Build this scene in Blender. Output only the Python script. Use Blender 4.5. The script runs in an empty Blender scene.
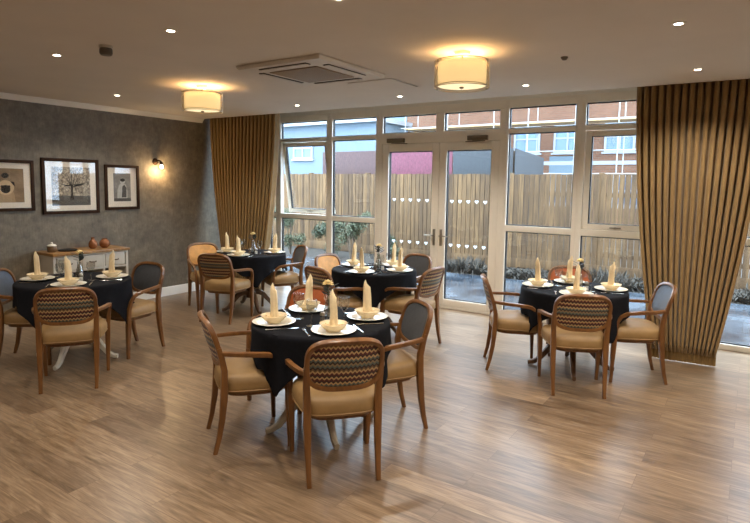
import bpy, bmesh, math, random
from math import sin, cos, pi, radians as RAD
from mathutils import Vector, Matrix, Euler
SC = bpy.context.scene
C = SC.collection
rnd = random.Random(7)

# ---------------------------------------------------------------- colours and materials
def lin(r, g=None, b=None):
    if g is None:
        h = r.lstrip('#'); r, g, b = (int(h[i:i+2], 16) for i in (0, 2, 4))
    f = lambda c: (c/255/12.92) if c/255 <= .04045 else ((c/255+.055)/1.055)**2.4
    return (f(r), f(g), f(b), 1)

class NT:
    """small node-tree helper"""
    def __init__(s, name):
        s.m = bpy.data.materials.new(name); s.m.use_nodes = True
        s.t = s.m.node_tree; s.b = s.t.nodes['Principled BSDF']; s.out = s.t.nodes['Material Output']
    def n(s, typ, **kw):
        d = s.t.nodes.new(typ)
        for k, v in kw.items():
            if k.startswith('i_'):
                d.inputs[k[2:].replace('_', ' ')].default_value = v
            else: setattr(d, k, v)
        return d
    def l(s, a, b): s.t.links.new(a, b)
    def coords(s, scale=(1, 1, 1), rot=(0, 0, 0)):
        tc = s.n('ShaderNodeTexCoord'); mp = s.n('ShaderNodeMapping')
        mp.inputs['Scale'].default_value = scale; mp.inputs['Rotation'].default_value = rot
        s.l(tc.outputs['Object'], mp.inputs['Vector']); return mp.outputs['Vector']
    def noise(s, vec, scale, detail=4, rough=.55, dist=0):
        d = s.n('ShaderNodeTexNoise'); d.inputs['Scale'].default_value = scale; d.inputs['Detail'].default_value = detail
        d.inputs['Roughness'].default_value = rough; d.inputs['Distortion'].default_value = dist
        s.l(vec, d.inputs['Vector']); return d.outputs['Fac']
    def ramp(s, fac, stops, interp='LINEAR'):
        r = s.n('ShaderNodeValToRGB'); cr = r.color_ramp; cr.interpolation = interp
        while len(cr.elements) < len(stops): cr.elements.new(.5)
        for e, (p, c) in zip(cr.elements, stops): e.position = p; e.color = c
        s.l(fac, r.inputs['Fac']); return r.outputs['Color']
    def mix(s, fac, a, b, mode='MIX'):
        m = s.n('ShaderNodeMix', data_type='RGBA', blend_type=mode)
        for k, v in ((0, fac), (6, a), (7, b)):
            if hasattr(v, 'is_output'): s.l(v, m.inputs[k])
            else: m.inputs[k].default_value = v
        return m.outputs[2]
    def math(s, op, a, b=None, c=None):
        m = s.n('ShaderNodeMath', operation=op)
        for k, v in enumerate((a, b, c)):
            if v is None: continue
            if hasattr(v, 'is_output'): s.l(v, m.inputs[k])
            else: m.inputs[k].default_value = v
        return m.outputs[0]
    def bump(s, h, strength=.2, dist=.01):
        b = s.n('ShaderNodeBump'); b.inputs['Strength'].default_value = strength; b.inputs['Distance'].default_value = dist
        s.l(h, b.inputs['Height']); s.l(b.outputs['Normal'], s.b.inputs['Normal'])
    def set(s, col=None, rough=.5, metal=0, spec=.5, sheen=0, coat=0, emis=None, estr=0):
        b = s.b
        if col is not None:
            if hasattr(col, 'is_output'): s.l(col, b.inputs['Base Color'])
            else: b.inputs['Base Color'].default_value = col
        if hasattr(rough, 'is_output'): s.l(rough, b.inputs['Roughness'])
        else: b.inputs['Roughness'].default_value = rough
        b.inputs['Metallic'].default_value = metal; b.inputs['Specular IOR Level'].default_value = spec
        b.inputs['Sheen Weight'].default_value = sheen; b.inputs['Coat Weight'].default_value = coat
        if emis is not None: b.inputs['Emission Color'].default_value = emis; b.inputs['Emission Strength'].default_value = estr
        return s.m

def plain(name, col, rough=.5, var=.12, scale=18, bump=0, **kw):
    t = NT(name); v = t.coords(); f = t.noise(v, scale)
    a = tuple(c*(1-var) for c in col[:3])+(1,); b = tuple(min(1, c*(1+var)) for c in col[:3])+(1,)
    if bump: t.bump(t.noise(v, scale*6), bump, .004)
    return t.set(t.ramp(f, [(.3, a), (.7, b)]), rough, **kw)

def wood(name, dark, light, rough=.38, scale=(3, 3, 18), coat=.1):
    t = NT(name); v = t.coords(scale=(scale[2], scale[1]*4, scale[0])); f = t.noise(v, 1.4, 6, .6, .6)
    t.bump(f, .08, .002)
    return t.set(t.ramp(f, [(.3, dark), (.7, light)]), rough, coat=coat)

M = {}
M['frame_white'] = plain('white painted frame', lin(236, 228, 214), .42, .03, 4)
M['wall_paint'] = plain('cream wall paint', lin(186, 172, 152), .8, .05, 3)
M['ceiling'] = plain('ceiling paint', lin(214, 207, 198), .9, .03, 2)
M['white'] = plain('white gloss trim', lin(232, 228, 218), .4, .03, 6)
M['chair_wood'] = wood('chair wood', lin(94, 58, 26), lin(132, 87, 43), .36)
M['oak'] = wood('oak top', lin(128, 88, 46), lin(176, 132, 76), .4, (18, 3, 3))
M['seat_tan'] = plain('tan seat leather', lin(146, 113, 68), .55, .13, 9, .06)
M['blue_back'] = plain('slate blue upholstery', lin(68, 82, 100), .8, .12, 30, .1, sheen=.2)
M['grey_back'] = plain('charcoal upholstery', lin(54, 55, 58), .8, .14, 30, .1, sheen=.2)
M['rust_back'] = plain('rust upholstery', lin(162, 78, 22), .6, .14, 20, .08)
M['tan_back'] = plain('tan upholstery', lin(206, 146, 74), .6, .16, 14, .06)
M['black_cloth'] = plain('black table linen', (.008, .008, .010, 1), .9, .2, 40, .1, spec=.12)
M['china'] = plain('white china', lin(236, 228, 210), .15, .02, 5)
M['cream_china'] = plain('cream china', lin(228, 210, 174), .2, .03, 5)
M['linen'] = plain('cream linen napkin', lin(232, 208, 164), .8, .05, 30, .1)
M['silver'] = plain('polished cutlery', lin(205, 202, 196), .16, .03, 9, metal=1)
M['chrome'] = plain('brushed steel', lin(176, 168, 154), .3, .04, 20, metal=1)
M['base_cream'] = plain('cream painted table base', lin(214, 204, 184), .45, .08, 8)
M['base_taupe'] = plain('limed wood table base', lin(160, 143, 118), .45, .16, 9)
M['base_backlit'] = wood('backlit brown table base', lin(84, 58, 38), lin(120, 86, 56), .4)  # backlit darkening of the pale base is put into this brown
M['picture_frame'] = wood('dark picture frame', lin(40, 26, 18), lin(64, 42, 28), .7, coat=0); M['picture_frame'].node_tree.nodes['Principled BSDF'].inputs['Specular IOR Level'].default_value = .15
M['mount'] = plain('ivory mount board', lin(232, 222, 204), .85, .02, 30)
M['side_paint'] = plain('sideboard paint', lin(190, 178, 158), .5, .06, 7)
M['recess_shade'] = plain('painted recess shade', lin(48, 38, 30), .6, .1, 7)  # shade inside recesses and outlets, put into the colour
M['bronze'] = plain('aged bronze', lin(78, 56, 38), .35, .1, 20, metal=.9)
M['copper'] = plain('copper glaze', lin(150, 96, 60), .25, .2, 16, metal=.35)
M['pot_brown'] = plain('brown stoneware', lin(120, 92, 62), .35, .1, 14)
M['black'] = plain('black plastic', lin(28, 27, 27), .5, .05, 10)
M['grey_plastic'] = plain('grey plastic', lin(96, 90, 82), .5, .05, 10)
M['ac_white'] = plain('off white plastic', lin(206, 200, 190), .5, .03, 6)
M['closer'] = plain('door closer metal', lin(120, 108, 92), .4, .05, 9, metal=.6)
M['gasket'] = plain('black gasket', lin(16, 16, 18), .6, .05, 9)
def m_heart():
    t = NT('frosted white vinyl'); d = t.n('ShaderNodeBsdfDiffuse'); d.inputs['Color'].default_value = (.85, .88, .9, 1)
    r = t.n('ShaderNodeBsdfTranslucent'); r.inputs['Color'].default_value = (.9, .94, .97, 1); mx = t.n('ShaderNodeMixShader'); mx.inputs[0].default_value = .72
    t.l(d.outputs[0], mx.inputs[1]); t.l(r.outputs[0], mx.inputs[2]); t.l(mx.outputs[0], t.out.inputs['Surface']); t.t.nodes.remove(t.b); return t.m
M['heart'] = m_heart()
M['leaf_dark'] = plain('dark foliage', lin(40, 44, 34), .6, .3, 40)
M['petal'] = plain('cream petals', lin(236, 212, 150), .7, .08, 40)
M['stem'] = plain('green stem', lin(70, 84, 48), .6, .2, 40)
M['pepper'] = plain('pepper grains', lin(110, 96, 84), .8, .3, 90)
M['salt'] = plain('salt grains', lin(226, 222, 214), .8, .08, 90)

def m_grille():
    t = NT('grille mesh'); v = t.coords()
    w = t.n('ShaderNodeTexWave'); w.inputs['Scale'].default_value = 26; t.l(v, w.inputs['Vector'])
    return t.set(t.ramp(w.outputs['Fac'], [(.2, lin(112, 94, 72)), (.8, lin(154, 134, 108))]), .6)
M['grille'] = m_grille()

def m_zigzag():
    t = NT('zigzag woven fabric'); tc = t.n('ShaderNodeTexCoord'); sp = t.n('ShaderNodeSeparateXYZ'); t.l(tc.outputs['Object'], sp.inputs[0])
    tri = t.math('PINGPONG', t.math('MULTIPLY', t.math('ADD', sp.outputs['X'], 2.0), 1/.0125), 1.0)
    h = t.math('ADD', sp.outputs['Z'], t.math('MULTIPLY', tri, .013))
    fr = t.math('FRACT', t.math('DIVIDE', h, .148))
    R, K, O, T, B, G = lin(94, 36, 26), lin(190, 160, 112), lin(112, 86, 50), lin(88, 100, 94), lin(54, 33, 22), lin(140, 120, 86)
    seq = [R, K, B, R, K, O, B, T, G, B, T, K, B]
    col = t.ramp(fr, [(i/len(seq), c) for i, c in enumerate(seq)], 'CONSTANT')
    v = t.coords(); f = t.noise(v, 260, 2)
    t.bump(f, .25, .002)
    return t.set(t.mix(.35, col, t.ramp(f, [(.3, lin(60, 48, 36)), (.75, lin(210, 186, 146))]), 'OVERLAY'), .85, sheen=.15)
M['zigzag'] = m_zigzag()

def m_floor():
    t = NT('oak plank floor'); v = t.coords()
    br = t.n('ShaderNodeTexBrick'); t.l(v, br.inputs['Vector'])
    br.offset = .37; br.offset_frequency = 2; br.squash = 1
    for k, x in (('Scale', 1), ('Mortar Size', .0012), ('Mortar Smooth', .3), ('Bias', 0), ('Brick Width', 1.22), ('Row Height', .18)): br.inputs[k].default_value = x
    br.inputs['Color1'].default_value = (0, 0, 0, 1); br.inputs['Color2'].default_value = (1, 1, 1, 1); br.inputs['Mortar'].default_value = (.5, .5, .5, 1)
    sh = t.n('ShaderNodeVectorMath', operation='MULTIPLY_ADD'); t.l(br.outputs['Color'], sh.inputs[0]); sh.inputs[1].default_value = (7, 9, 5); t.l(v, sh.inputs[2])
    mp = t.n('ShaderNodeMapping'); mp.inputs['Scale'].default_value = (1.3, 9, 1); t.l(sh.outputs[0], mp.inputs['Vector'])
    g1 = t.noise(mp.outputs['Vector'], 1.6, 5, .6, 1.6)
    mp2 = t.n('ShaderNodeMapping'); mp2.inputs['Scale'].default_value = (3, 70, 1); t.l(sh.outputs[0], mp2.inputs['Vector'])
    g2 = t.noise(mp2.outputs['Vector'], 1.5, 4, .65, .3)
    base = t.ramp(g1, [(.28, lin(110, 90, 69)), (.5, lin(146, 122, 97)), (.72, lin(170, 147, 121))])
    tone = t.ramp(br.outputs['Color'], [(0, lin(206, 200, 194)), (1, lin(255, 252, 246))])
    c = t.mix(1, base, tone, 'MULTIPLY')
    c = t.mix(.55, c, t.ramp(g2, [(.35, lin(168, 156, 142)), (.6, (1, 1, 1, 1))]), 'MULTIPLY')
    c = t.mix(br.outputs['Fac'], c, lin(92, 70, 48))
    t.bump(g2, .06, .002)
    return t.set(c, t.math('MULTIPLY_ADD', g1, .12, .25), spec=.55)
M['floor'] = m_floor()

def m_wallpaper():
    t = NT('mottled taupe wallpaper'); v = t.coords()
    a = t.noise(v, 2.6, 6, .62, .4); b = t.noise(t.coords(scale=(1, 1, 1)), 14, 5, .7)
    w = t.noise(t.coords(scale=(1, 26, 3)), 3, 3, .6)
    c = t.ramp(a, [(.28, lin(108, 99, 84)), (.52, lin(124, 114, 97)), (.75, lin(143, 132, 111))])
    c = t.mix(.5, c, t.ramp(b, [(.3, lin(120, 120, 120)), (.7, lin(220, 220, 220))]), 'OVERLAY')
    c = t.mix(.25, c, t.ramp(w, [(.35, lin(150, 150, 150)), (.65, (1, 1, 1, 1))]), 'MULTIPLY')
    t.bump(b, .12, .003)
    return t.set(c, .62)
M['wallpaper'] = m_wallpaper()

def m_curtain():
    t = NT('old gold curtain fabric'); v = t.coords(scale=(60, 60, 3)); f = t.noise(v, 3, 3)
    t.bump(f, .1, .002)
    return t.set(t.ramp(f, [(.3, lin(124, 96, 55)), (.7, lin(154, 122, 73))]), .72, sheen=.25)
M['curtain'] = m_curtain()
M['hem'] = plain('curtain hem fabric', lin(138, 108, 62), .75, .08, 40, .1)

def m_glass(name, tint, f0=.05, rough=0):
    t = NT(name); lw = t.n('ShaderNodeLayerWeight'); lw.inputs['Blend'].default_value = .5
    fac = t.math('MULTIPLY_ADD', t.math('POWER', lw.outputs['Facing'], 4.0), .8, f0)
    tr = t.n('ShaderNodeBsdfTransparent'); tr.inputs['Color'].default_value = tint
    gl = t.n('ShaderNodeBsdfGlossy'); gl.inputs['Roughness'].default_value = rough
    mx = t.n('ShaderNodeMixShader'); t.l(fac, mx.inputs[0]); t.l(tr.outputs[0], mx.inputs[1]); t.l(gl.outputs[0], mx.inputs[2])
    t.l(mx.outputs[0], t.out.inputs['Surface']); t.t.nodes.remove(t.b)
    return t.m
M['glass'] = m_glass('window glass', (.95, .97, .97, 1), .035)
M['pic_glass'] = m_glass('picture glass', (.98, .98, .98, 1), .03)
M['vase_glass'] = m_glass('frosted vase glass', (.93, .93, .92, 1), .22, .12)
M['stem_glass'] = m_glass('drinking glass', (.93, .94, .94, 1), .07)

def m_emit(name, col, s):
    t = NT(name); return t.set((.8, .8, .8, 1), .6, emis=col, estr=s)
M['led'] = m_emit('downlight lens', (1, .90, .72, 1), 8)
M['bulb'] = m_emit('lit bulb', (1, .80, .50, 1), 6)
def m_shade():
    t = NT('pleated lamp shade'); v = t.coords()
    sp = t.n('ShaderNodeSeparateXYZ'); t.l(v, sp.inputs[0])
    an = t.math('ARCTAN2', sp.outputs['Y'], sp.outputs['X']); w = t.math('SINE', t.math('MULTIPLY', an, 110))
    c = t.ramp(t.math('MULTIPLY_ADD', w, .5, .5), [(0, lin(236, 198, 132)), (1, lin(255, 234, 186))])
    b = t.b; t.l(c, b.inputs['Emission Color']); b.inputs['Emission Strength'].default_value = .21
    return t.set(lin(240, 222, 190), .8)
M['shade'] = m_shade()
M['diffuser'] = m_emit('lamp diffuser', (1, .78, .42, 1), .22)
M['sheer'] = m_glass('sheer outer shade', (.97, .92, .84, 1), .03, .6)

# outdoors
def m_fence():
    t = NT('weathered fence boards'); tc = t.n('ShaderNodeTexCoord'); sp = t.n('ShaderNodeSeparateXYZ'); t.l(tc.outputs['Object'], sp.inputs[0])
    wn = t.n('ShaderNodeTexWhiteNoise', noise_dimensions='1D'); t.l(t.math('FLOOR', t.math('DIVIDE', sp.outputs['X'], .105)), wn.inputs['W'])
    f = t.noise(t.coords(scale=(14, 14, 1.2)), 2, 5, .65)
    c = t.ramp(f, [(.3, lin(72, 52, 30)), (.7, lin(120, 91, 57))])
    c = t.mix(1, c, t.ramp(wn.outputs['Value'], [(0, lin(190, 186, 182)), (1, (1, 1, 1, 1))]), 'MULTIPLY')
    return t.set(c, .85)
M['fence'] = m_fence()
def m_hoard(name, a, b):
    t = NT(name); f = t.noise(t.coords(scale=(3, 1, 1.5)), 7, 8, .75)
    return t.set(t.ramp(f, [(.35, a), (.65, b)]), .7)
M['maroon'] = m_hoard('maroon hoarding', lin(46, 25, 24), lin(74, 48, 44))
M['magenta'] = m_hoard('magenta hoarding', lin(62, 12, 28), lin(98, 40, 56))
M['charcoal'] = m_hoard('charcoal hoarding', lin(22, 23, 27), lin(42, 45, 48))
def m_brick():
    t = NT('orange brick facade'); v = t.coords(rot=(pi/2, 0, 0)); br = t.n('ShaderNodeTexBrick'); t.l(v, br.inputs['Vector'])
    for k, x in (('Scale', 1), ('Mortar Size', .012), ('Brick Width', .23), ('Row Height', .078)): br.inputs[k].default_value = x
    br.inputs['Color1'].default_value = lin(99, 60, 40); br.inputs['Color2'].default_value = lin(118, 76, 53); br.inputs['Mortar'].default_value = lin(102, 86, 72)
    return t.set(br.outputs['Color'], .9)
M['brick'] = m_brick()
M['render_pale'] = plain('pale render', lin(94, 106, 114), .85, .04, 2)
M['upvc'] = plain('white window frame', lin(141, 144, 148), .5, .02, 5)
M['ext_glass'] = plain('panes with painted sky tint', lin(74, 102, 132), .12, .25, .9)  # sky reflection painted in as a mottled blue base colour
M['scaffold'] = plain('galvanised tube', lin(146, 146, 144), .4, .1, 9, metal=.4)
M['scaffold_board'] = plain('scaffold board', lin(196, 164, 118), .8, .15, 9)
def m_paving():
    t = NT('wet patio paving'); v = t.coords(); br = t.n('ShaderNodeTexBrick'); t.l(v, br.inputs['Vector']); br.offset = .5
    for k, x in (('Scale', 1), ('Mortar Size', .006), ('Brick Width', .6), ('Row Height', .6)): br.inputs[k].default_value = x
    f = t.noise(v, 1.1, 5, .6, .5)
    br.inputs['Color1'].default_value = lin(67, 75, 84); br.inputs['Color2'].default_value = lin(77, 84, 92); br.inputs['Mortar'].default_value = lin(55, 58, 63)
    c = t.mix(1, br.outputs['Color'], t.ramp(f, [(.36, lin(150, 156, 164)), (.6, (1, 1, 1, 1))]), 'MULTIPLY')
    return t.set(c, t.ramp(f, [(.36, (.05,)*3+(1,)), (.62, (.30,)*3+(1,))]), spec=.6)
M['paving'] = m_paving()
M['soil'] = plain('dark wet soil', lin(50, 45, 40), .8, .3, 9, .4)
M['shrub_leaf'] = plain('olive shrub leaves', lin(75, 80, 57), .6, .35, 30)
M['shrub_leaf_dark'] = plain('dark shrub leaves', lin(61, 69, 49), .6, .35, 30)
M['dead_leaf'] = plain('dormant grey stems', lin(62, 57, 50), .8, .3, 30)
M['bark'] = plain('shrub bark', lin(84, 70, 56), .9, .2, 20)

# ---------------------------------------------------------------- mesh builder
class MB:
    def __init__(s): s.b = bmesh.new()
    def face(s, vs, mi=0):
        try: f = s.b.faces.new(vs); f.material_index = mi; return f
        except ValueError: return None
    def box(s, lo, hi, bevel=0, mat=None):
        x0, y0, z0 = lo; x1, y1, z1 = hi
        vs = [s.b.verts.new((x, y, z)) for x in (x0, x1) for y in (y0, y1) for z in (z0, z1)]
        if mat is not None:
            for v in vs: v.co = mat @ v.co
        fs = [s.face([vs[i] for i in q]) for q in ((0, 1, 3, 2), (4, 6, 7, 5), (0, 4, 5, 1), (2, 3, 7, 6), (0, 2, 6, 4), (1, 5, 7, 3))]
        if bevel:
            es = list({e for f in fs for e in f.edges})
            bmesh.ops.bevel(s.b, geom=es, offset=bevel, segments=2, affect='EDGES', profile=.6)
        return s
    def loft(s, rings, cap=True, closed=False):
        R = [[s.b.verts.new(p) for p in r] for r in rings]; n = len(R[0])
        m = len(R); rng = range(m if closed else m-1)
        for i in rng:
            a, b = R[i], R[(i+1) % m]
            for j in range(n): s.face([a[j], a[(j+1) % n], b[(j+1) % n], b[j]])
        if cap and not closed: s.face(R[0][::-1]); s.face(R[-1])
        return s
    def sheet(s, rows, close=False):
        R = [[s.b.verts.new(p) for p in r] for r in rows]
        for a, b in zip(R, R[1:]):
            n = len(a)
            for j in range(n if close else n-1): s.face([a[j], a[(j+1) % n], b[(j+1) % n], b[j]])
        return s
    def tube(s, pts, rad, n=10, sq=False, up=(0, 0, 1), closed=False, ell=1.0):
        """sweep along pts; rad number or list; sq gives a rounded square section; ell squashes the second axis"""
        P = [Vector(p) for p in pts]; m = len(P); rad = rad if hasattr(rad, '__len__') else [rad]*m
        rings = []; u = None
        for i in range(m):
            a, b = (P[i-1], P[(i+1) % m]) if closed else (P[max(0, i-1)], P[min(m-1, i+1)])
            t = (b-a).normalized()
            if u is None:
                u = Vector(up); u = u-t*u.dot(t)
                if u.length < 1e-3: u = Vector((1, 0, 0)); u = u-t*u.dot(t)
            else: u = u-t*u.dot(t)
            u.normalize(); w = t.cross(u); r = rad[i]; ring = []
            for k in range(n):
                an = 2*pi*(k+.5)/n; ca, sa = cos(an), sin(an)
                if sq:
                    q = (abs(ca)**5+abs(sa)**5)**(-1/5); ca *= q; sa *= q
                ring.append(P[i]+u*(ca*r)+w*(sa*r*ell))
            rings.append(ring)
        return s.loft(rings, closed=closed)
    def lathe(s, prof, c=(0, 0, 0), n=28, caps=True):
        """profile [(r, z)] about the z axis through c"""
        cx, cy, cz = c
        rings = [[(cx+max(r, 1e-4)*cos(2*pi*k/n), cy+max(r, 1e-4)*sin(2*pi*k/n), cz+z) for k in range(n)] for r, z in prof]
        return s.loft(rings, cap=caps)
    def poly(s, pts, depth):
        """flat outline pts (3-D) pushed along vector depth"""
        a = [s.b.verts.new(p) for p in pts]; d = Vector(depth); b = [s.b.verts.new(Vector(p)+d) for p in pts]; n = len(a)
        s.face(a[::-1]); s.face(b)
        for j in range(n): s.face([a[j], a[(j+1) % n], b[(j+1) % n], b[j]])
        return s
    def build(s, name, mat, parent=None, smooth=38, xf=None):
        b = s.b
        if xf is not None: bmesh.ops.transform(b, matrix=xf, verts=b.verts)
        bmesh.ops.recalc_face_normals(b, faces=b.faces)
        for f in b.faces: f.smooth = True
        for e in b.edges:
            if len(e.link_faces) == 2 and e.calc_face_angle(0) > RAD(smooth): e.smooth = False
        me = bpy.data.meshes.new(name); b.to_mesh(me); b.free()
        me.materials.append(M[mat] if isinstance(mat, str) else mat)
        o = bpy.data.objects.new(name, me); C.objects.link(o); o.parent = parent
        return o

def tag(o, label=None, cat=None, group=None, kind=None):
    for k, v in (('label', label), ('category', cat), ('group', group), ('kind', kind)):
        if v: o[k] = v
    return o
def thing(name, label, cat, loc=(0, 0, 0), rot=0, group=None, kind=None):
    o = bpy.data.objects.new(name, None); C.objects.link(o); o.empty_display_size = .1
    o.location = loc; o.rotation_euler = (0, 0, rot); return tag(o, label, cat, group, kind)
KIDS = {}
def kids(o): return [c for c in C.objects if c.parent == o]
def dup(o, parent=None):
    c = o.copy(); C.objects.link(c); c.parent = parent
    for ch in kids(o): dup(ch, c)
    return c
def put(o, loc, rot=0, label=None):
    o.location = loc; o.rotation_euler = (0, 0, rot)
    if label: o['label'] = label
    return o

# ---------------------------------------------------------------- camera (room axes: x along the window wall, y towards it)
H = 1.641
yaw, pit, rol = RAD(33.85), RAD(5.615), RAD(.835)
fw = Vector((-sin(yaw)*cos(pit), cos(yaw)*cos(pit), -sin(pit))); rt = Vector((cos(yaw), sin(yaw), 0)); up = rt.cross(fw)
r2 = rt*cos(rol)+up*sin(rol); u2 = -rt*sin(rol)+up*cos(rol)
cam = bpy.data.cameras.new('camera'); co = bpy.data.objects.new('camera', cam); C.objects.link(co)
mw = Matrix((r2, u2, -fw)).transposed().to_4x4(); mw.translation = (0, 0, H); co.matrix_world = mw
cam.sensor_width = 36; cam.lens = 560.7/750*36; cam.shift_y = -(261.5-240.06)/750; cam.clip_start = .05; cam.clip_end = 200
SC.camera = co

# ---------------------------------------------------------------- room shell
XL, XR, YB, YW, ZC, ZR, YE = -6.965, 2.6, -3.4, 6.71, 2.59, 2.80, 5.82
def struct(name, mb, mat, label, cat): return tag(mb.build(name, mat), label, cat, kind='structure')
struct('floor', MB().box((XL-.1, YB-.1, -.12), (XR+.1, YW+.09, 0)), 'floor', 'light oak plank floor running parallel to the windows', 'floor')
struct('ceiling', MB().poly([(XL-.1, YB-.1, ZC), (XR+.1, YB-.1, ZC), (XR+.1, YE+.09, ZC), (XL-.1, YE-.16, ZC)], (0, 0, .3)).box((XL-.1, YE-.3, ZR), (XR+.1, YW+.09, ZC+.32)), 'ceiling', 'plain white painted ceiling with a recess along the windows', 'ceiling')
struct('wall_left', MB().box((XL-.12, YB, 0), (XL, YW+.12, ZR)), 'wallpaper', 'mottled taupe papered wall behind the pictures', 'wall')
struct('wall_right', MB().box((XR, YB, 0), (XR+.12, YW+.12, ZR)), 'wall_paint', 'cream painted wall on the far side of the room', 'wall')
struct('wall_back', MB().box((XL-.12, YB-.12, 0), (XR+.12, YB, ZR)), 'wall_paint', 'cream painted wall behind the viewer', 'wall')
struct('wall_front', MB().box((.80, YW, 0), (XR, YW+.12, ZR)).box((XL, YW, 2.70), (.80, YW+.12, ZR)).box((XL, YW, 0), (-6.66, YW+.12, 2.70)), 'white', 'cream wall around and above the tall windows', 'wall')
cv = MB()
prof = [(0, 0), (.004, 0), (.012, .010), (.026, .034), (.045, .050), (.058, .056), (.058, .06), (0, .06)]
cv.loft([[(XL+a, y, ZC-.06+z) for a, z in prof] for y in (YB, YE-.16)])
struct('trim_1', cv, 'white', 'white moulded cove between papered wall and ceiling', 'cornice')
bp = [(0, 0), (.016, 0), (.016, .10), (.011, .12), (0, .128)]
struct('baseboard_left', MB().loft([[(XL+a, y, z) for a, z in bp] for y in (YB, YW)]), 'white', 'white skirting along the papered wall', 'skirting')
struct('baseboard_back', MB().loft([[(x, YB+a, z) for a, z in bp] for x in (XL, XR)]), 'white', 'white skirting along the wall behind the viewer', 'skirting')
struct('baseboard_right', MB().loft([[(XR-a, y, z) for a, z in bp] for y in (YB, YW)]), 'white', 'white skirting along the far side wall', 'skirting')

# windows: frames in the plane y = YW .. YW + .075
FD = .075
def ring(mb, x0, x1, z0, z1, w, y0=YW, y1=YW+FD, wb=None, bev=.004):
    wb = w if wb is None else wb
    mb.box((x0, y0, z0), (x0+w, y1, z1), bev); mb.box((x1-w, y0, z0), (x1, y1, z1), bev)
    mb.box((x0+w, y0, z0), (x1-w, y1, z0+wb), bev); mb.box((x0+w, y0, z1-w), (x1-w, y1, z1), bev)
def pane(name, x0, x1, z0, z1, parent, y=YW+.04, xf=None):
    g = .012
    p = MB().box((x0-.006, y, z0-.006), (x1+.006, y+.008, z1+.006)).build(name, 'glass', parent, xf=xf)
    k = MB(); ring(k, x0, x1, z0, z1, g, y-.012, y+.02, bev=0); k.build('gasket', 'gasket', p, xf=xf); return p
def glazed_bay(idx, x0, x1, label, zs=((.06, 1.09), (1.165, 2.295), (2.35, 2.605)), casement=None, top_split=None):
    e = thing('window_%d' % idx, label, 'window', ((x0+x1)/2, YW, 0), kind='structure'); ox = Matrix.Translation((-(x0+x1)/2, -YW, 0))
    f = MB()
    f.box((x0, YW, 0), (x0+.055, YW+FD, 2.70), .004); f.box((x1-.055, YW, 0), (x1, YW+FD, 2.70), .004)
    lv = [0]+[z for a in zs for z in a]+[2.70]
    for a, b in zip(lv[0::2], lv[1::2]): f.box((x0+.05, YW+.002, a), (x1-.05, YW+FD-.002, b), .004)
    f.build('window_frame', 'frame_white', e, xf=ox)
    for i, (a, b) in enumerate(zs):
        if casement and i == 1:
            s = MB(); w = .062
            ang = casement; piv = Vector((0, YW+.05, b))
            xf = ox @ Matrix.Translation(piv) @ Matrix.Rotation(ang, 4, 'X') @ Matrix.Translation(-piv)
            ring(s, x0+.06, x1-.06, a+.004, b-.004, w, YW+.012 if not ang else YW+.03, YW+FD+.01, bev=.006)
            so = s.build('window_sash', 'frame_white', e, xf=xf)
            pane('pane', x0+.06+w, x1-.06-w, a+w, b-w, so, YW+.05, xf)
            hx = (x0+x1)/2
            MB().box((hx-.06, YW-.012 if not ang else YW+.01, a+.022), (hx+.06, YW+.012 if not ang else YW+.03, a+.04), .004).box((hx-.012, YW-.002, a+.018), (hx+.012, YW+.035, a+.044), .003).build('window_handle', 'chrome', e, xf=xf)
        else: pane('pane', x0+.055, x1-.055, a, b, e, xf=ox)
    return e
glazed_bay(1, -6.66, -6.405, 'narrow fixed window partly hidden by the corner curtain')
glazed_bay(2, -6.405, -5.355, 'tall white window with its top-hung casement tilted open', casement=RAD(8))
glazed_bay(3, -5.355, -4.455, 'tall white fixed window between open casement and patio doors')
glazed_bay(4, -2.600, -1.69, 'tall white fixed window between patio doors and closed casement')
glazed_bay(5, -1.69, -.84, 'tall white window with closed casement beside the big curtain', casement=1e-6)
glazed_bay(6, -.84, .80, 'wide fixed window largely hidden by the big curtain', zs=((.06, 1.09), (1.165, 2.60)))

# door set
DX0, DXM, DX1 = -4.455, -3.492, -2.600
e = thing('window_7', 'pair of shallow top lights over the patio doors', 'window', (DXM, YW, 2.2), kind='structure'); ox = Matrix.Translation((-DXM, -YW, -2.2))
f = MB(); f.box((DX0, YW, 2.215), (DX1, YW+FD, 2.36), .004); f.box((DX0, YW, 2.595), (DX1, YW+FD, 2.70), .004)
for a, b in ((DX0, DX0+.06), (DXM-.06, DXM+.06), (DX1-.06, DX1)): f.box((a, YW, 2.35), (b, YW+FD, 2.61), .004)
for a, b in ((DX0, DX0+.055), (DX1-.055, DX1)): f.box((a, YW, 0), (b, YW+FD, 2.23), .004)
f.box((DX0+.05, YW+.002, 0), (DX1-.05, YW+FD, .022), .003)
f.build('door_frame', 'frame_white', e, xf=ox)
pane('pane', DX0+.06, DXM-.06, 2.36, 2.595, e, xf=ox); pane('pane', DXM+.06, DX1-.06, 2.36, 2.595, e, xf=ox)
def heart(cx, z, s, y):
    pts = []
    for k in range(22):
        t = 2*pi*k/22; pts.append((cx+s*16*sin(t)**3/17, y, z+s*(13*cos(t)-5*cos(2*t)-2*cos(3*t)-cos(4*t))/17))
    return pts
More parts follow.
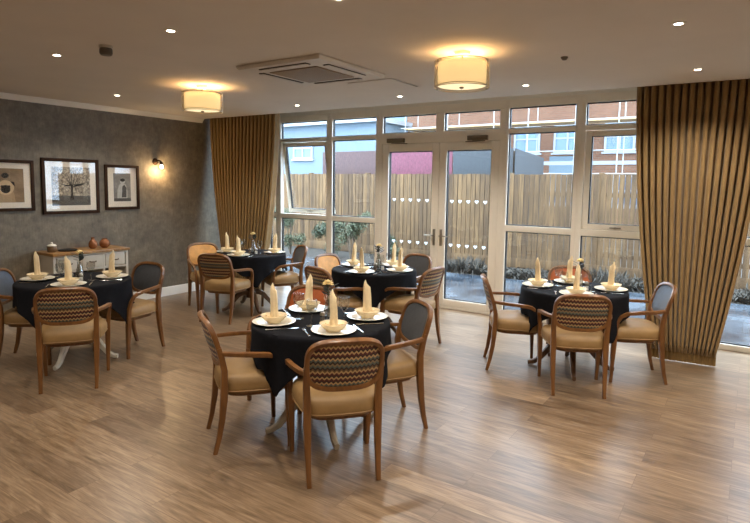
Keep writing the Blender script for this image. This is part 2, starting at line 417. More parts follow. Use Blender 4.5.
def leaf(idx, x0, x1, hinge_left, label):
    e = thing('door_%d' % idx, label, 'door', ((x0+x1)/2, YW, 0), kind='structure'); ox = Matrix.Translation((-(x0+x1)/2, -YW, 0))
    f = MB(); w = .106; ring(f, x0, x1, .024, 2.213, w, YW+.004, YW+FD-.002, wb=.10, bev=.007); f.build('door_leaf_frame', 'frame_white', e, xf=ox)
    p = pane('pane', x0+w, x1-w, .124, 2.107, e, xf=ox)
    gx0, gx1 = x0+w, x1-w; n = 5
    for zc in (1.44, .855):
        for k in range(n):
            cx = gx0+(gx1-gx0)*(.12+.76*k/(n-1))
            MB().poly(heart(cx, zc, .028, YW+.0385), (0, .0012, 0)).build('heart_sticker', 'heart', p, xf=ox)
    hx = x1-.05 if hinge_left else x0+.05; d = -1 if hinge_left else 1
    h = MB(); h.box((hx-.017, YW-.006, .84), (hx+.017, YW+.006, 1.06), .003)
    h.tube([(hx, YW, .975), (hx, YW-.05, .975)], .009); h.tube([(hx, YW-.05, .975), (hx+d*.05, YW-.053, .975), (hx+d*.125, YW-.05, .973)], [.010, .009, .008])
    h.lathe([(0, 0), (.009, 0), (.009, .008), (0, .008)], (0, 0, 0), 12) if False else None
    h.build('door_handle', 'chrome', e, xf=ox)
    k = MB(); kx = x0+.12 if hinge_left else x1-.40
    k.box((kx-.02, YW-.05, 2.225), (kx+.25, YW, 2.285), .006)
    k.tube([(kx+.05, YW-.03, 2.222), (kx+.23, YW-.06, 2.212), (kx+.30 if hinge_left else kx-.05, YW-.02, 2.21)], .007)
    k.build('door_closer', 'closer', e, xf=ox)
leaf(1, DX0+.058, DXM-.002, True, 'glazed patio door leaf beside the fixed window, magenta hoarding behind it')
leaf(2, DXM+.002, DX1-.058, False, 'glazed patio door leaf with charcoal hoarding behind its upper part')

# ---------------------------------------------------------------- curtains
def curtain(name, label, xc, yc, wt, wb, npl, amp, seed, rot):
    r = random.Random(seed); n = npl*12; NZ = 30; e = thing(name, label, 'curtain', (xc, yc, 0), rot)
    ph = [r.uniform(-.5, .5) for _ in range(npl+1)]
    def width(t):       # t = 0 top .. 1 hem: straight, then drawn in towards the hem
        return wb+(wt-wb)*(1-t**1.8)
    def row(z, t, off=0, a=1):
        w = width(t); pts = []
        for i in range(n+1):
            s = i/n; k = s*npl; f = (ph[int(min(k, npl-1))]*(1-(k % 1))+ph[min(int(k)+1, npl)]*(k % 1))
            c = sin(2*pi*k+f*.8*t)
            x = (s-.5)*w+.010*sin(4*pi*k+f)*(w/wt)
            y = amp*a*(.8+.2*t)*(1-2*abs(sin(pi*k+f*.4*t))**.8)+.02*sin(s*5+seed)*t+off-.05*t*(1-(2*s-1)**2)
            pts.append((x, y, z))
        return pts
    top, bot = 2.785, .105
    rows = []
    for j in range(NZ+1):
        t = j/NZ; rows.append(row(top+(bot-top)*t, t))
    o = MB().sheet(rows).build('drape', 'curtain', e, 80)
    m = o.modifiers.new('thickness', 'SOLIDIFY'); m.thickness = .004; m.offset = 0
    hr = [row(z, 1, 0, a) for z, a in ((.150, .42), (.135, .30), (.12, .16), (.02, .12), (.016, .12))]
    hb = [[(x*1.015, y-.022, z) for x, y, z in q] for q in hr]; hf = [[(x*1.015, y+.022, z) for x, y, z in q] for q in hr]
    mb = MB(); mb.loft([a+b[::-1] for a, b in zip(hb, hf)]); mb.build('hem_band', 'hem', e, 60)
    # heading tape and track
    MB().box((-wt/2, -.02, 2.786), (wt/2, .02, 2.799)).build('curtain_track', 'white', e)
    return e
curtain('curtain', 'old gold pleated curtain hanging in the papered corner', -6.235, 5.80, 1.36, .66, 19, .05, 3, RAD(1.4))
curtain('curtain', 'wide old gold pleated curtain beside the closed casement', -.46, 5.99, 1.09, .545, 17, .05, 5, RAD(1.4))

# ---------------------------------------------------------------- chairs
def superell(a, b, n, p, fn):
    out = []
    for k in range(n):
        t = 2*pi*k/n; c, s = cos(t), sin(t)
        out.append(fn(a*math.copysign(abs(c)**(2/p), c), b*math.copysign(abs(s)**(2/p), s)))
    return out
def back_y(z): return -.200-.108*max(0, (z-.45)/.386)**1.1
def back_pt(x, z, off=0):       # the back curves round the sitter
    return (x, back_y(z)+.038*(x/.22)**2+off, z)
BZ, BA, BB = .676, .206, .141   # centre height, half width and half height of the back
def back_outline(a, b, n=40, off=0):
    def fn(x, z):
        w = 1-.02*max(0, -z/b)          # a little narrower at the foot
        return back_pt(x*w, BZ+z, off)
    return superell(a, b, n, 3.4, fn)
def back_shell(a, b, off, puff, n=40, rings=6):
    """domed closed panel: front face bulged by puff"""
    mb = MB(); R = []; th = math.copysign(.004, puff)
    fs = [1-k/rings*.95 for k in range(rings+1)]
    for f in fs[::-1]: R.append(back_outline(a*f, b*f, n, off-th))
    for f in fs: R.append([(x, y+puff*(1-f*f), z) for x, y, z in back_outline(a*f, b*f, n, off)])
    mb.loft(R); return mb
def make_chair():
    e = thing('dining_armchair', '', 'chair', (0, 0, 0), group='carver chairs round the dining tables')
    # seat cushion
    def seat_ring(k, z):
        def fn(x, y):
            w = 1+.10*(y/.225); return (x*w, .012+y, z)
        return superell(.236*k, .225*k, 40, 4.2, fn)
    s = MB(); s.loft([seat_ring(.9, .366), seat_ring(.97, .369), seat_ring(1.0, .381), seat_ring(1.015, .404), seat_ring(1.01, .43), seat_ring(.985, .452), seat_ring(.93, .466), seat_ring(.75, .478), seat_ring(.4, .486), seat_ring(.05, .488)])
    so = s.build('seat', 'seat_tan', e, 60)
    MB().tube([(x, y, .384) for x, y, z in seat_ring(1.004, 0)], .005, 6, closed=True).build('seat_piping', 'seat_tan', so)
    MB().loft([seat_ring(.80, .338), seat_ring(.82, .34), seat_ring(.83, .366), seat_ring(.80, .368)]).build('seat_rail', 'chair_wood', e)
    # back
    MB().tube(back_outline(BA, BB, 48), .0165, 12, sq=True, up=(0, 1, 0), closed=True, ell=.85).build('back_frame', 'chair_wood', e, 50)
    back_shell(BA-.010, BB-.010, .006, .020).build('back_cushion', 'grey_back', e, 60)
    back_shell(BA-.010, BB-.010, -.004, -.012).build('back_panel', 'zigzag', e, 60)
    for sx in (-1, 1):
        MB().tube([(sx*.194, -.247, 0), (sx*.196, -.222, .10), (sx*.198, -.203, .22), (sx*.199, -.192, .34), (sx*.200, -.188, .43), (sx*.202, -.188, .52), (sx*.206, -.203, .60), (sx*.208, -.219, .66)],
                  [.0135, .016, .0195, .0225, .022, .020, .018, .015], 12, sq=True, up=(1, 0, 0)).build('leg', 'chair_wood', e, 50)
        MB().tube([(sx*.238, .203, 0), (sx*.240, .200, .15), (sx*.243, .195, .30), (sx*.246, .192, .40)], [.0135, .017, .0215, .021], 12, sq=True, up=(1, 0, 0)).build('leg', 'chair_wood', e, 50)
        MB().tube([(sx*.246, .192, .385), (sx*.252, .188, .46), (sx*.262, .175, .53), (sx*.270, .152, .575), (sx*.274, .112, .600), (sx*.272, .05, .611), (sx*.262, -.03, .617), (sx*.240, -.12, .621), (sx*.210, -.205, .626)],
                  [.019, .0165, .0145, .014, .0148, .015, .015, .0145, .0135], 12, sq=True, up=(1, 0, 0)).build('armrest', 'chair_wood', e, 50)
    return e
chair0 = make_chair(); used = [False]
cush = {}
def chair(x, y, deg, inner, label):
    o = dup(chair0) if used[0] else chair0
    used[0] = True
    put(o, (x, y, 0), RAD(deg), label); SEATED.append((x, y, RAD(deg)))
    b = next(c for c in kids(o) if c.name.startswith('back_cushion'))
    if inner not in cush:
        me = b.data.copy(); me.materials[0] = M[inner]; cush[inner] = me
    b.data = cush[inner]
    return o

# ---------------------------------------------------------------- tables
TZ = .728
def make_table(base):
    e = thing('pedestal_table', '', 'table', group='round pedestal dining tables')
    MB().lathe([(0, .705), (.43, .705), (.441, .710), (.443, .718), (.439, TZ), (0, TZ)], n=48).build('tabletop', base, e)
    MB().lathe([(0, .155), (.055, .155), (.062, .18), (.05, .215), (.042, .25), (.052, .31), (.062, .38), (.05, .46), (.038, .54), (.04, .60), (.075, .65), (.16, .685), (.20, .704), (0, .704)], n=24).build('pedestal', base, e, 50)
    for k in range(4):
        a = pi/2*k; c, s = cos(a), sin(a)
        P = [(.03, .21), (.10, .225), (.17, .19), (.235, .115), (.29, .05), (.335, .026), (.375, .022)]
        MB().tube([(r*c, r*s, z) for r, z in P], [.034, .036, .033, .028, .024, .021, .020], 10, sq=True, ell=.8).build('foot', base, e, 50)
    return e
SEATED = []
def cloth_mesh(cx, cy, side, rot, seed, R=.447):
    r = random.Random(seed); n = 144; ph = [r.uniform(0, 6.28) for _ in range(4)]; z0 = TZ+.0035
    rows = []
    for f in (.02, .25, .5, .75, .94): rows.append([(R*f*cos(2*pi*k/n), R*f*sin(2*pi*k/n), z0) for k in range(n)])
    NB = 14; hang = []
    for k in range(n):
        t = 2*pi*k/n; q = ((t-rot+pi/4) % (pi/2))-pi/4
        hang.append(min(side/2/cos(q), side*.68)-R)
    for j in range(NB+1):
        u = j/NB; row = []
        for k in range(n):
            t = 2*pi*k/n; L = hang[k]; d = L*u
            if d < .018: rr, z = R+.005+.006*(d/.018), z0-.5*d*d/.018
            else: rr, z = R+.011, z0-d+.009
            q = ((t-rot+pi/4) % (pi/2))-pi/4
            cor = max(0, 1-abs(abs(q)-pi/4)/(pi/4)) if False else (abs(q)/(pi/4))
            wv = sin(9*t+ph[0])*.5+sin(16*t+ph[1])*.35+sin(5*t+ph[2])*.3
            fold = u*(.006+.026*min(1, d/.28))*(wv)
            fold += u*u*.012*cor
            rr = max(rr+fold, R+.004)
            row.append((rr*cos(t), rr*sin(t), z+.004*u*sin(7*t+ph[3])))
        rows.append(row)
    mb = MB(); mb.sheet(rows, True); mb.face([mb.b.verts[i] for i in range(n)] if mb.b.verts.ensure_lookup_table() is None else [])
    for v in mb.b.verts:            # the linen rests on the seats and arms it reaches
        for x, y, t in SEATED:
            dx, dy = v.co.x+cx-x, v.co.y+cy-y; lx, ly = dx*cos(t)+dy*sin(t), -dx*sin(t)+dy*cos(t)
            if abs(lx) < .235 and -.2 < ly < .25 and v.co.z < .50: v.co.z = .497+.012*v.co.z
    o = mb.build('tablecloth', 'black_cloth', None, 70)
    m = o.modifiers.new('thickness', 'SOLIDIFY'); m.thickness = .0025; m.offset = 1
    return o

# prototypes of table ware, built at the origin, then moved / copied
def proto(build):
    st = {'o': None}
    def place(loc, rot, label, group):
        if st['o'] is None: o = st['o'] = build()
        else: o = dup(st['o'])
        put(o, loc, rot, label); o['group'] = group; return o
    return place
def b_plate():
    o = MB().lathe([(0, .003), (.075, .003), (.080, 0), (.086, 0), (.092, .006), (.138, .017), (.140, .020), (.137, .021), (.094, .011), (.085, .008), (0, .008)], n=40).build('dinner_plate', 'china')
    return tag(o, '', 'plate')
def b_bowl():
    o = MB().lathe([(0, .003), (.036, .003), (.038, 0), (.044, 0), (.045, .006), (.068, .024), (.084, .044), (.088, .050), (.085, .051), (.080, .046), (.062, .026), (.040, .012), (0, .010)], n=36).build('soup_bowl', 'cream_china')
    return tag(o, '', 'bowl')
def b_napkin():
    e = thing('folded_napkin', '', 'napkin')
    n = 24; rings = []
    prof = [(.0, .031), (.025, .030), (.05, .027), (.09, .0255), (.13, .0245), (.165, .0235), (.195, .022), (.215, .016), (.232, .005)]
    for z, r in prof:
        ring_ = []
        for k in range(n):
            a = 2*pi*k/n; rr = r*(1+.16*cos(3*a+z*9)+.08*cos(5*a)); ring_.append((rr*cos(a)+.012*(z/.23)**2, rr*sin(a)*.82, z+(.014*cos(a-.6) if z > .2 else 0)))
        rings.append(ring_)
    MB().loft(rings).build('rolled_column', 'linen', e, 60)
    pts = []
    for k in range(40):
        a = k/39*2.4*pi; z = .006+.20*k/39; r = .0285-.034*z; pts.append((r*cos(a)+.012*(z/.23)**2, r*.84*sin(a), z))
    MB().tube(pts, .0035, 6).build('fold_edge', 'linen', e)
    pl = MB()
    for k in range(3):          # turned-down petals of linen round the foot
        a = 2*pi*k/3+.4; pl.poly([(.022*cos(a-.8), .022*sin(a-.8), .018), (.060*cos(a-.35), .060*sin(a-.35), .026), (.070*cos(a), .070*sin(a), .032), (.060*cos(a+.35), .060*sin(a+.35), .026), (.022*cos(a+.8), .022*sin(a+.8), .018)], (0, 0, .006))
    pl.build('turned_cuff', 'linen', e)
    return e
def b_fork():
    mb = MB(); mb.tube([(0, -.085, .003), (0, -.05, .003), (0, .03, .003), (0, .045, .005)], [.005, .0042, .0028, .0035], 8, ell=1.4)
    mb.tube([(0, .043, .005), (0, .055, .004), (0, .066, .004)], [.004, .006, .0065], 8, ell=1.7)
    for k in range(4): mb.tube([((k-1.5)*.0052, .062, .004), ((k-1.5)*.0054, .09, .006), ((k-1.5)*.0054, .1, .007)], [.0018, .0016, .0011], 6)
    return tag(mb.build('fork', 'silver'), '', 'fork')
def b_knife():
    mb = MB(); mb.tube([(0, -.095, .0035), (0, -.06, .0035), (0, 0, .0035)], [.0062, .0055, .0045], 8, ell=1.2)
    mb.poly([(-.007, 0, .003), (.007, 0, .003), (.0085, .06, .003), (.006, .1, .003), (0, .115, .003), (-.006, .1, .003), (-.007, .05, .003)], (0, 0, .0016))
    return tag(mb.build('table_knife', 'silver'), '', 'knife')
def b_wine():
    o = MB().lathe([(0, .002), (.034, 0), (.035, .003), (.012, .007), (.0045, .014), (.004, .07), (.008, .082), (.024, .096), (.035, .118), (.037, .14), (.033, .172), (.0318, .172), (.0355, .14), (.0335, .118), (.022, .099), (.004, .088), (0, .087)], n=26).build('wine_glass', 'stem_glass', None, 60)
    return tag(o, '', 'glass')
def b_shaker(fill):
    def f():
        e = thing('salt_shaker' if fill == 'salt' else 'pepper_shaker', '', 'shaker')
        MB().lathe([(0, 0), (.021, 0), (.022, .004), (.017, .05), (.016, .056), (0, .056)], n=18).build('glass_body', 'stem_glass', e)
        MB().lathe([(0, .003), (.0175, .003), (.0155, .036), (0, .036)], n=16).build('contents', fill, e)
        MB().lathe([(.0175, .052), (.0175, .064), (.012, .074), (0, .077)], n=18).build('cap', 'chrome', e)
        return e
    return f
def b_vase():
    e = thing('bud_vase', '', 'vase')
    MB().lathe([(0, 0), (.034, 0), (.037, .004), (.037, .03), (.031, .08), (.019, .125), (.016, .150), (.020, .168), (.018, .168), (.0145, .150), (.0175, .125), (.029, .08), (.034, .03), (.033, .007), (0, .007)], n=26).build('bottle', 'vase_glass', e, 60)
    MB().lathe([(0, .008), (.0325, .008), (.0325, .03), (.028, .078), (.0262, .088), (0, .088)], n=22).build('water', M['stem_glass'], e)
    return e
def b_flower():
    e = thing('silk_flower', '', 'flower')
    MB().tube([(.004, 0, .014), (0, 0, .12), (.003, .002, .2), (.006, .002, .245)], .0028, 6).build('stem', 'stem', e)
    p = MB(); r = random.Random(2)
    for k in range(16):
        a = k*2.4; t = .15+.8*(k/16); c = Vector((.006+.02*t*cos(a), .002+.02*t*sin(a), .262-.016*t))
        d = Vector((cos(a), sin(a), .9-1.1*t)).normalized(); w = d.cross(Vector((0, 0, 1))).normalized()*.015; u_ = d*.02
        nrm = d.cross(w).normalized()*.003
        p.poly([c-w*.4, c+u_*.5-w, c+u_*1.1-w*.5, c+u_*1.1+w*.5, c+u_*.5+w, c+w*.4], nrm)
    p.lathe([(0, .246), (.013, .25), (.016, .262), (.010, .274), (0, .278)], (.006, .002, 0), 12)
    p.build('blossom', 'petal', e)
    q = MB()
    for k in range(9):
        a = k*2.1+.3; c = Vector((.004, .002, .172+.007*k)); d = Vector((cos(a), sin(a), .25+.3*r.random())).normalized(); w = d.cross(Vector((0, 0, 1))).normalized()*.02; L = .05+.03*r.random()
        q.poly([c, c+d*L*.35+w, c+d*L*.75+w*.7, c+d*L, c+d*L*.75-w*.7, c+d*L*.35-w], d.cross(w).normalized()*.0015)
    q.build('foliage', 'leaf_dark', e)
    return e
P_plate, P_bowl, P_nap, P_fork, P_knife, P_wine, P_vase, P_flow = map(proto, (b_plate, b_bowl, b_napkin, b_fork, b_knife, b_wine, b_vase, b_flower))
P_salt, P_pep = proto(b_shaker('salt')), proto(b_shaker('pepper'))

def dining(cx, cy, base, rot, cloth_rot, side, tname, desc, seats, trot=.6, glasses=4, seed=1, R=.447):
    """seats: list of (angle of setting round the table, seat phrase, has setting)"""
    t = make_table(base); put(t, (cx, cy, 0), trot, desc)
    c = cloth_mesh(cx, cy, side, cloth_rot, seed, R); c.location = (cx, cy, 0)
    tag(c, 'black cloth draped over the round %s' % tname, 'tablecloth', 'black tablecloths')
    z = TZ+.0065
    for ang, phrase in seats:
        a = RAD(ang); px, py = cx+.315*cos(a), cy+.315*sin(a); face = a+pi/2   # local +y points to the table centre
        s = 'at the %s of %s' % (phrase, tname)
        P_plate((px, py, z), a, 'white dinner plate '+s, 'white dinner plates')
        P_bowl((px, py, z+.009), a, 'cream soup bowl '+s, 'cream soup bowls')
        P_nap((px, py, z+.009+.013), a+1.1*ang, 'cream napkin folded upright in the bowl '+s, 'upright folded napkins')
        inx, iny = -cos(a), -sin(a); sx, sy = sin(a), -cos(a)      # sx, sy: to the diner's right (facing the centre) is (-sx..)
        rx, ry = iny, -inx
        for P, d, nm, g in ((P_fork, -.166, 'fork', 'forks beside the plates'), (P_knife, .166, 'knife', 'knives beside the plates')):
            qx, qy = cx+.30*cos(a)+rx*d, cy+.30*sin(a)+ry*d
            P((qx, qy, z), math.atan2(iny, inx)-pi/2, 'silver %s beside the plate %s' % (nm, s), g)
    for i, (ang, phrase) in enumerate(seats[:glasses]):
        a = RAD(ang)-.62; P_wine((cx+.165*cos(a), cy+.165*sin(a), z), 0, 'clear stemmed wine glass for the %s of the %s' % (phrase, tname), 'stemmed wine glasses')
    vx, vy = cx+.035, cy+.03
    P_vase((vx, vy, z), 0, 'clear glass bud vase in the centre of the %s' % tname, 'bud vases')
    P_flow((vx, vy, z), trot*3, 'cream flower with dark leaves in the vase on the %s' % tname, 'vase flowers')
    P_salt((vx+.075, vy-.03, z), 0, 'small salt shaker beside the vase on the %s' % tname, 'salt shakers')
    P_pep((vx+.02, vy-.085, z), 0, 'small pepper shaker beside the vase on the %s' % tname, 'pepper shakers')

# chairs: x, y, heading, colour of the inner back
chair(-1.948, 2.524, 48.5, 'grey_back', 'armchair with red zigzag back turned to the camera at front table')
chair(-2.63, 2.49, 326.3, 'blue_back', 'armchair seen side-on from behind at the left of front table')
chair(-2.045, 3.17, 143.5, 'grey_back', 'charcoal backed armchair at the right of front table')
chair(-2.85, 3.12, 184, 'rust_back', 'rust backed armchair on the far side of front table')
chair(-3.82, 5.07, 268, 'tan_back', 'tan backed armchair left of the table by the patio doors')
chair(-3.47, 4.50, 345, 'grey_back', 'zigzag backed armchair near left of the table by patio doors')
chair(-3.31, 5.53, 168, 'grey_back', 'charcoal backed armchair between table and patio doors')
chair(-2.87, 4.97, 88, 'grey_back', 'zigzag backed armchair right of the table by the patio doors')
chair(-1.145, 4.68, 25.7, 'grey_back', 'zigzag backed armchair facing away from camera, by the wide curtain table')
chair(-1.75, 4.93, 296, 'grey_back', 'armchair seen side-on at left of the table by wide curtain')
chair(-.81, 5.275, 113, 'blue_back', 'slate blue backed armchair directly before the wide curtain')
chair(-1.42, 5.68, 205, 'rust_back', 'rust backed armchair between the wide curtain table and window')
chair(-4.54, 2.35, 54, 'blue_back', 'zigzag backed armchair facing away from camera, by the sideboard table')
chair(-4.97, 3.12, 186, 'grey_back', 'charcoal backed armchair right of the table by the sideboard')
chair(-5.42, 2.46, 315, 'blue_back', 'blue backed armchair at the left end of the sideboard table')
chair(-5.21, 4.55, 18, 'grey_back', 'zigzag backed armchair near side of the table by corner curtain')
chair(-5.87, 4.86, 252, 'tan_back', 'tan backed armchair between papered wall and corner table')
chair(-5.05, 5.36, 150, 'grey_back', 'charcoal backed armchair between corner table and open casement')

T1, T2, T3, T4, T5 = 'front table', 'patio door table', 'wide curtain table', 'sideboard table', 'corner curtain table'
dining(-2.34, 2.86, 'base_taupe', 0, RAD(-88)+pi/4, 1.22, T1, 'round table on limed pedestal, black clothed, nearest the camera', [(-37, 'near seat'), (233, 'left seat'), (48, 'right seat'), (147, 'far seat')], RAD(-35), seed=1)
dining(-3.36, 5.00, 'base_backlit', 0, RAD(-58)+pi/4, 1.20, T2, 'round black clothed table directly before the patio doors', [(-80, 'near left seat'), (5, 'near right seat'), (170, 'far left seat'), (80, 'far right seat')], .2, seed=2)
dining(-1.29, 5.16, 'base_backlit', 0, RAD(-125)+pi/4, 1.22, T3, 'round black clothed table on shaded brown pedestal near the wide curtain', [(-72, 'near seat'), (195, 'left seat'), (22, 'right seat'), (112, 'far seat')], RAD(20), seed=3)
dining(-5.12, 2.69, 'base_cream', 0, RAD(34)-pi/4, 1.32, T4, 'round black clothed table on cream pedestal before the sideboard', [(-36, 'near seat'), (222, 'left seat'), (62, 'right seat')], RAD(34), seed=4, R=.468)
dining(-5.38, 5.11, 'base_backlit', 0, RAD(-35)+pi/4, 1.22, T5, 'round black clothed table in the corner before the curtain', [(-70, 'near seat'), (205, 'left seat'), (40, 'right seat')], RAD(65), seed=5)

# ---------------------------------------------------------------- pictures on the papered wall
def picture(y0, y1, z0, z1, fwid, mat_w, art, label):
    cy, cz = (y0+y1)/2, (z0+z1)/2
    e = thing('framed_picture', label, 'picture', (XL, cy, cz), group='framed pictures above the sideboard')
    a, b = (y1-y0)/2, (z1-z0)/2
    f = MB()
    for s in (-1, 1):
        f.box((.004, min(s*a, s*(a-fwid)), -b), (.030, max(s*a, s*(a-fwid)), b), .004)
        f.box((.004, -a+fwid, min(s*b, s*(b-fwid))), (.030, a-fwid, max(s*b, s*(b-fwid))), .004)
    f.box((.002, -a+.004, -b+.004), (.008, a-.004, b-.004))
    f.build('frame', 'picture_frame', e)
    MB().box((.0085, -a+fwid, -b+fwid), (.012, a-fwid, b-fwid)).build('mount', 'mount', e)
    pr = art(e, a-fwid-mat_w, b-fwid-mat_w*.85)
    MB().box((.0175, -a+fwid, -b+fwid), (.0195, a-fwid, b-fwid)).build('glazing', 'pic_glass', e)
def flat(parent, name, pts, x, mat):
    return MB().poly([(x, p, q) for p, q in pts], (.0006, 0, 0)).build(name, mat, parent)
def ell(cy, cz, a, b, n=20): return [(cy+a*cos(2*pi*k/n), cz+b*sin(2*pi*k/n)) for k in range(n)]
M['sepia'] = m_hoard('sepia print', lin(122, 100, 74), lin(156, 132, 102))
M['fawn'] = plain('light fawn ink', lin(206, 180, 142), .8, .1, 60)
M['sepia_light'] = plain('pale fawn ink', lin(176, 150, 116), .8, .1, 60)
M['ink_dark'] = plain('dark brown ink', lin(34, 28, 24), .8, .1, 60)
M['grey_print'] = m_hoard('grey print', lin(120, 116, 108), lin(150, 146, 138))
M['grey_ink'] = plain('grey ink', lin(84, 82, 78), .8, .15, 60)
M['pale_ink'] = plain('pale grey ink', lin(188, 184, 174), .8, .08, 60)
def m_tree_sky():
    t = NT('speckled tree print'); v = t.coords(); f = t.noise(v, 38, 6, .75)
    return t.set(t.ramp(f, [(.36, lin(66, 58, 50)), (.5, lin(150, 138, 120)), (.64, lin(222, 208, 182))]), .8)
M['tree_print'] = m_tree_sky()
def art_dog(e, a, b):
    p = MB().box((.0125, -a, -b), (.0135, a, b)).build('print', 'sepia', e)
    flat(p, 'dog_body', [(-.09, -b), (.10, -b), (.085, -b*.45), (.05, -b*.15), (-.05, -b*.15), (-.085, -b*.45)], .0138, 'sepia_light')
    flat(p, 'dog_head', ell(0, -b*.12, .088, .082), .0146, 'fawn')
    for s in (-1, 1):
        flat(p, 'dog_ear', [(s*.05, -b*.12+.07), (s*.09, -b*.12+.062), (s*.098, -b*.12+.015), (s*.078, -b*.12+.03)], .0154, 'ink_dark')
        flat(p, 'dog_eye', ell(s*.035, -b*.12+.012, .015, .014), .0162, 'ink_dark')
    flat(p, 'dog_muzzle', ell(0, -b*.12-.018, .050, .046), .0154, 'ink_dark')
    flat(p, 'dark_marking', ell(0, b*.58, .038, .030), .0138, 'ink_dark')
    return p
def art_tree(e, a, b):
    p = MB().box((.0125, -a, -b), (.0135, a, b)).build('print', 'tree_print', e)
    flat(p, 'lake', [(-a, -b), (a, -b), (a, -b*.52), (-a, -b*.46)], .0138, 'grey_ink')
    flat(p, 'trunk', [(-.022, -b*.72), (.03, -b*.72), (.014, -b*.35), (.02, -b*.05), (.004, b*.1), (-.008, -b*.05), (-.006, -b*.35)], .0146, 'ink_dark')
    r = random.Random(4)
    for k in range(9):
        an = RAD(18+18*k); L = b*(.75+.25*r.random()); x0, z0 = .004, -b*.05
        q = [(x0+L*f*cos(an)*.95, z0+L*f*sin(an)+.02*sin(f*6+k)) for f in (0, .35, .7, 1)]
        w = .0055
        flat(p, 'branch', [(y+w*(1-i/4), z) for i, (y, z) in enumerate(q)]+[(y-w*(1-i/4), z) for i, (y, z) in reversed(list(enumerate(q)))], .0146, 'ink_dark')
    return p
def art_figure(e, a, b):
    p = MB().box((.0125, -a, -b), (.0135, a, b)).build('print', 'grey_print', e)
    flat(p, 'seated_body', [(-.075, -b*.8), (.07, -b*.8), (.072, -b*.2), (.05, b*.2), (.01, b*.34), (-.04, b*.2), (-.07, -b*.2)], .0138, 'pale_ink')
    flat(p, 'dark_waistcoat', [(-.01, -b*.72), (.055, -b*.72), (.06, -b*.05), (.03, b*.2), (.0, b*.05)], .0146, 'grey_ink')
    flat(p, 'head', ell(.004, b*.42, .036, .042), .0146, 'pale_ink')
    flat(p, 'dark_cap', ell(.004, b*.52, .034, .022), .0154, 'ink_dark')
    flat(p, 'shadow_ground', [(-a, -b), (a, -b), (a, -b*.78), (-a, -b*.78)], .0154, 'grey_ink')
    return p
picture(2.62, 3.225, 1.285, 1.865, .035, .075, art_dog, 'dark framed sepia print of a pug dog, cut by the photo edge')
picture(3.31, 4.005, 1.235, 1.905, .038, .075, art_tree, 'largest dark framed print, a bare tree beside water')
picture(4.085, 4.57, 1.268, 1.853, .036, .085, art_figure, 'narrow dark framed grey print nearest the wall light')

# wall light
e = thing('wall_light', 'small bronze wall light with lit glass shade beside the pictures', 'light', (XL, 4.84, 1.92))
MB().lathe([(0, 0), (.045, 0), (.047, .006), (.04, .016), (.018, .022), (0, .023)], n=24).build('wall_plate', 'bronze', e, xf=Matrix.Rotation(pi/2, 4, 'Y'))
MB().tube([(.02, 0, 0), (.06, .005, .015), (.09, .02, .012), (.10, .03, -.01)], .008).build('arm', 'bronze', e)
MB().lathe([(.0, .0), (.02, 0), (.024, -.01), (.024, -.035), (0, -.035)], (.10, .03, -.005), 18).build('lamp_holder', 'bronze', e)
MB().lathe([(.024, 0), (.03, -.015), (.046, -.05), (.052, -.075), (.050, -.075), (.044, -.05), (.028, -.015), (.022, 0)], (.10, .03, -.035), 24, caps=False).build('glass_shade', 'stem_glass', e, 60)
MB().lathe([(0, 0), (.012, -.004), (.02, -.022), (.022, -.036), (.015, -.052), (0, -.058)], (.10, .03, -.038), 16).build('bulb', 'bulb', e)
def light(name, typ, loc, energy, col, parent=None, **kw):
    L = bpy.data.lights.new(name, typ); L.energy = energy; L.color = col
    for k, v in kw.items(): setattr(L, k, v)
    o = bpy.data.objects.new(name, L); C.objects.link(o); o.parent = parent; o.location = loc; return o
WARM = (1, .66, .34)
light('wall_light_glow', 'POINT', (.12, .035, -.10), 3.0, WARM, e, shadow_soft_size=.03)

# ---------------------------------------------------------------- sideboard and what stands on it
SX, SY0, SY1, SH = XL+.03, 3.20, 4.12, .81
e = thing('sideboard', 'pale painted sideboard with oak top below the pictures', 'sideboard', (SX+.2, (SY0+SY1)/2, 0)); ox = Matrix.Translation((-(SX+.2), -(SY0+SY1)/2, 0))
MB().box((SX-.01, SY0-.015, SH-.032), (SX+.425, SY1+.015, SH), .005).build('oak_top', 'oak', e, xf=ox)
b = MB(); D = .40
for y in (SY0, SY1-.03): b.box((SX, y, .0), (SX+D, y+.03, SH-.032), .003)
b.box((SX, SY0, .10), (SX+.015, SY1, SH-.032)).box((SX, SY0+.03, .10), (SX+D-.005, SY1-.03, .13), .002).box((SX, SY0+.03, .575), (SX+D-.005, SY1-.03, .60), .002).box((SX+D-.02, SY0+.03, SH-.052), (SX+D, SY1-.03, SH-.032)).box((SX+D-.02, SY0+.03, .06), (SX+D-.004, SY1-.03, .10))
w3 = (SY1-SY0-.06)/3
for k in (1, 2): b.box((SX+.02, SY0+.03+w3*k-.012, .13), (SX+D-.004, SY0+.03+w3*k+.012, SH-.05), .002)
b.build('carcass', 'side_paint', e, xf=ox)
for k in range(3):
    y0 = SY0+.03+w3*k+.016; y1 = SY0+.03+w3*(k+1)-.016
    d = MB().box((SX+.03, y0, .604), (SX+D+.002, y1, SH-.056), .004).build('drawer', 'side_paint', e, xf=ox)
    MB().tube([(SX+D, (y0+y1)/2-.04, .68), (SX+D+.02, (y0+y1)/2-.03, .675), (SX+D+.024, (y0+y1)/2, .673), (SX+D+.02, (y0+y1)/2+.03, .675), (SX+D, (y0+y1)/2+.04, .68)], .006).build('handle', 'bronze', d, xf=ox)
    MB().box((SX+.018, y0, .132), (SX+.03, y1, .572)).build('back_panel', 'recess_shade', e, xf=ox)  # dark sheet standing in for shade inside the open compartment
MB().box((SX+.02, SY0+.03, .345), (SX+D-.03, SY1-.03, .36)).build('shelf', 'side_paint', e, xf=ox)
tx = SX+.22
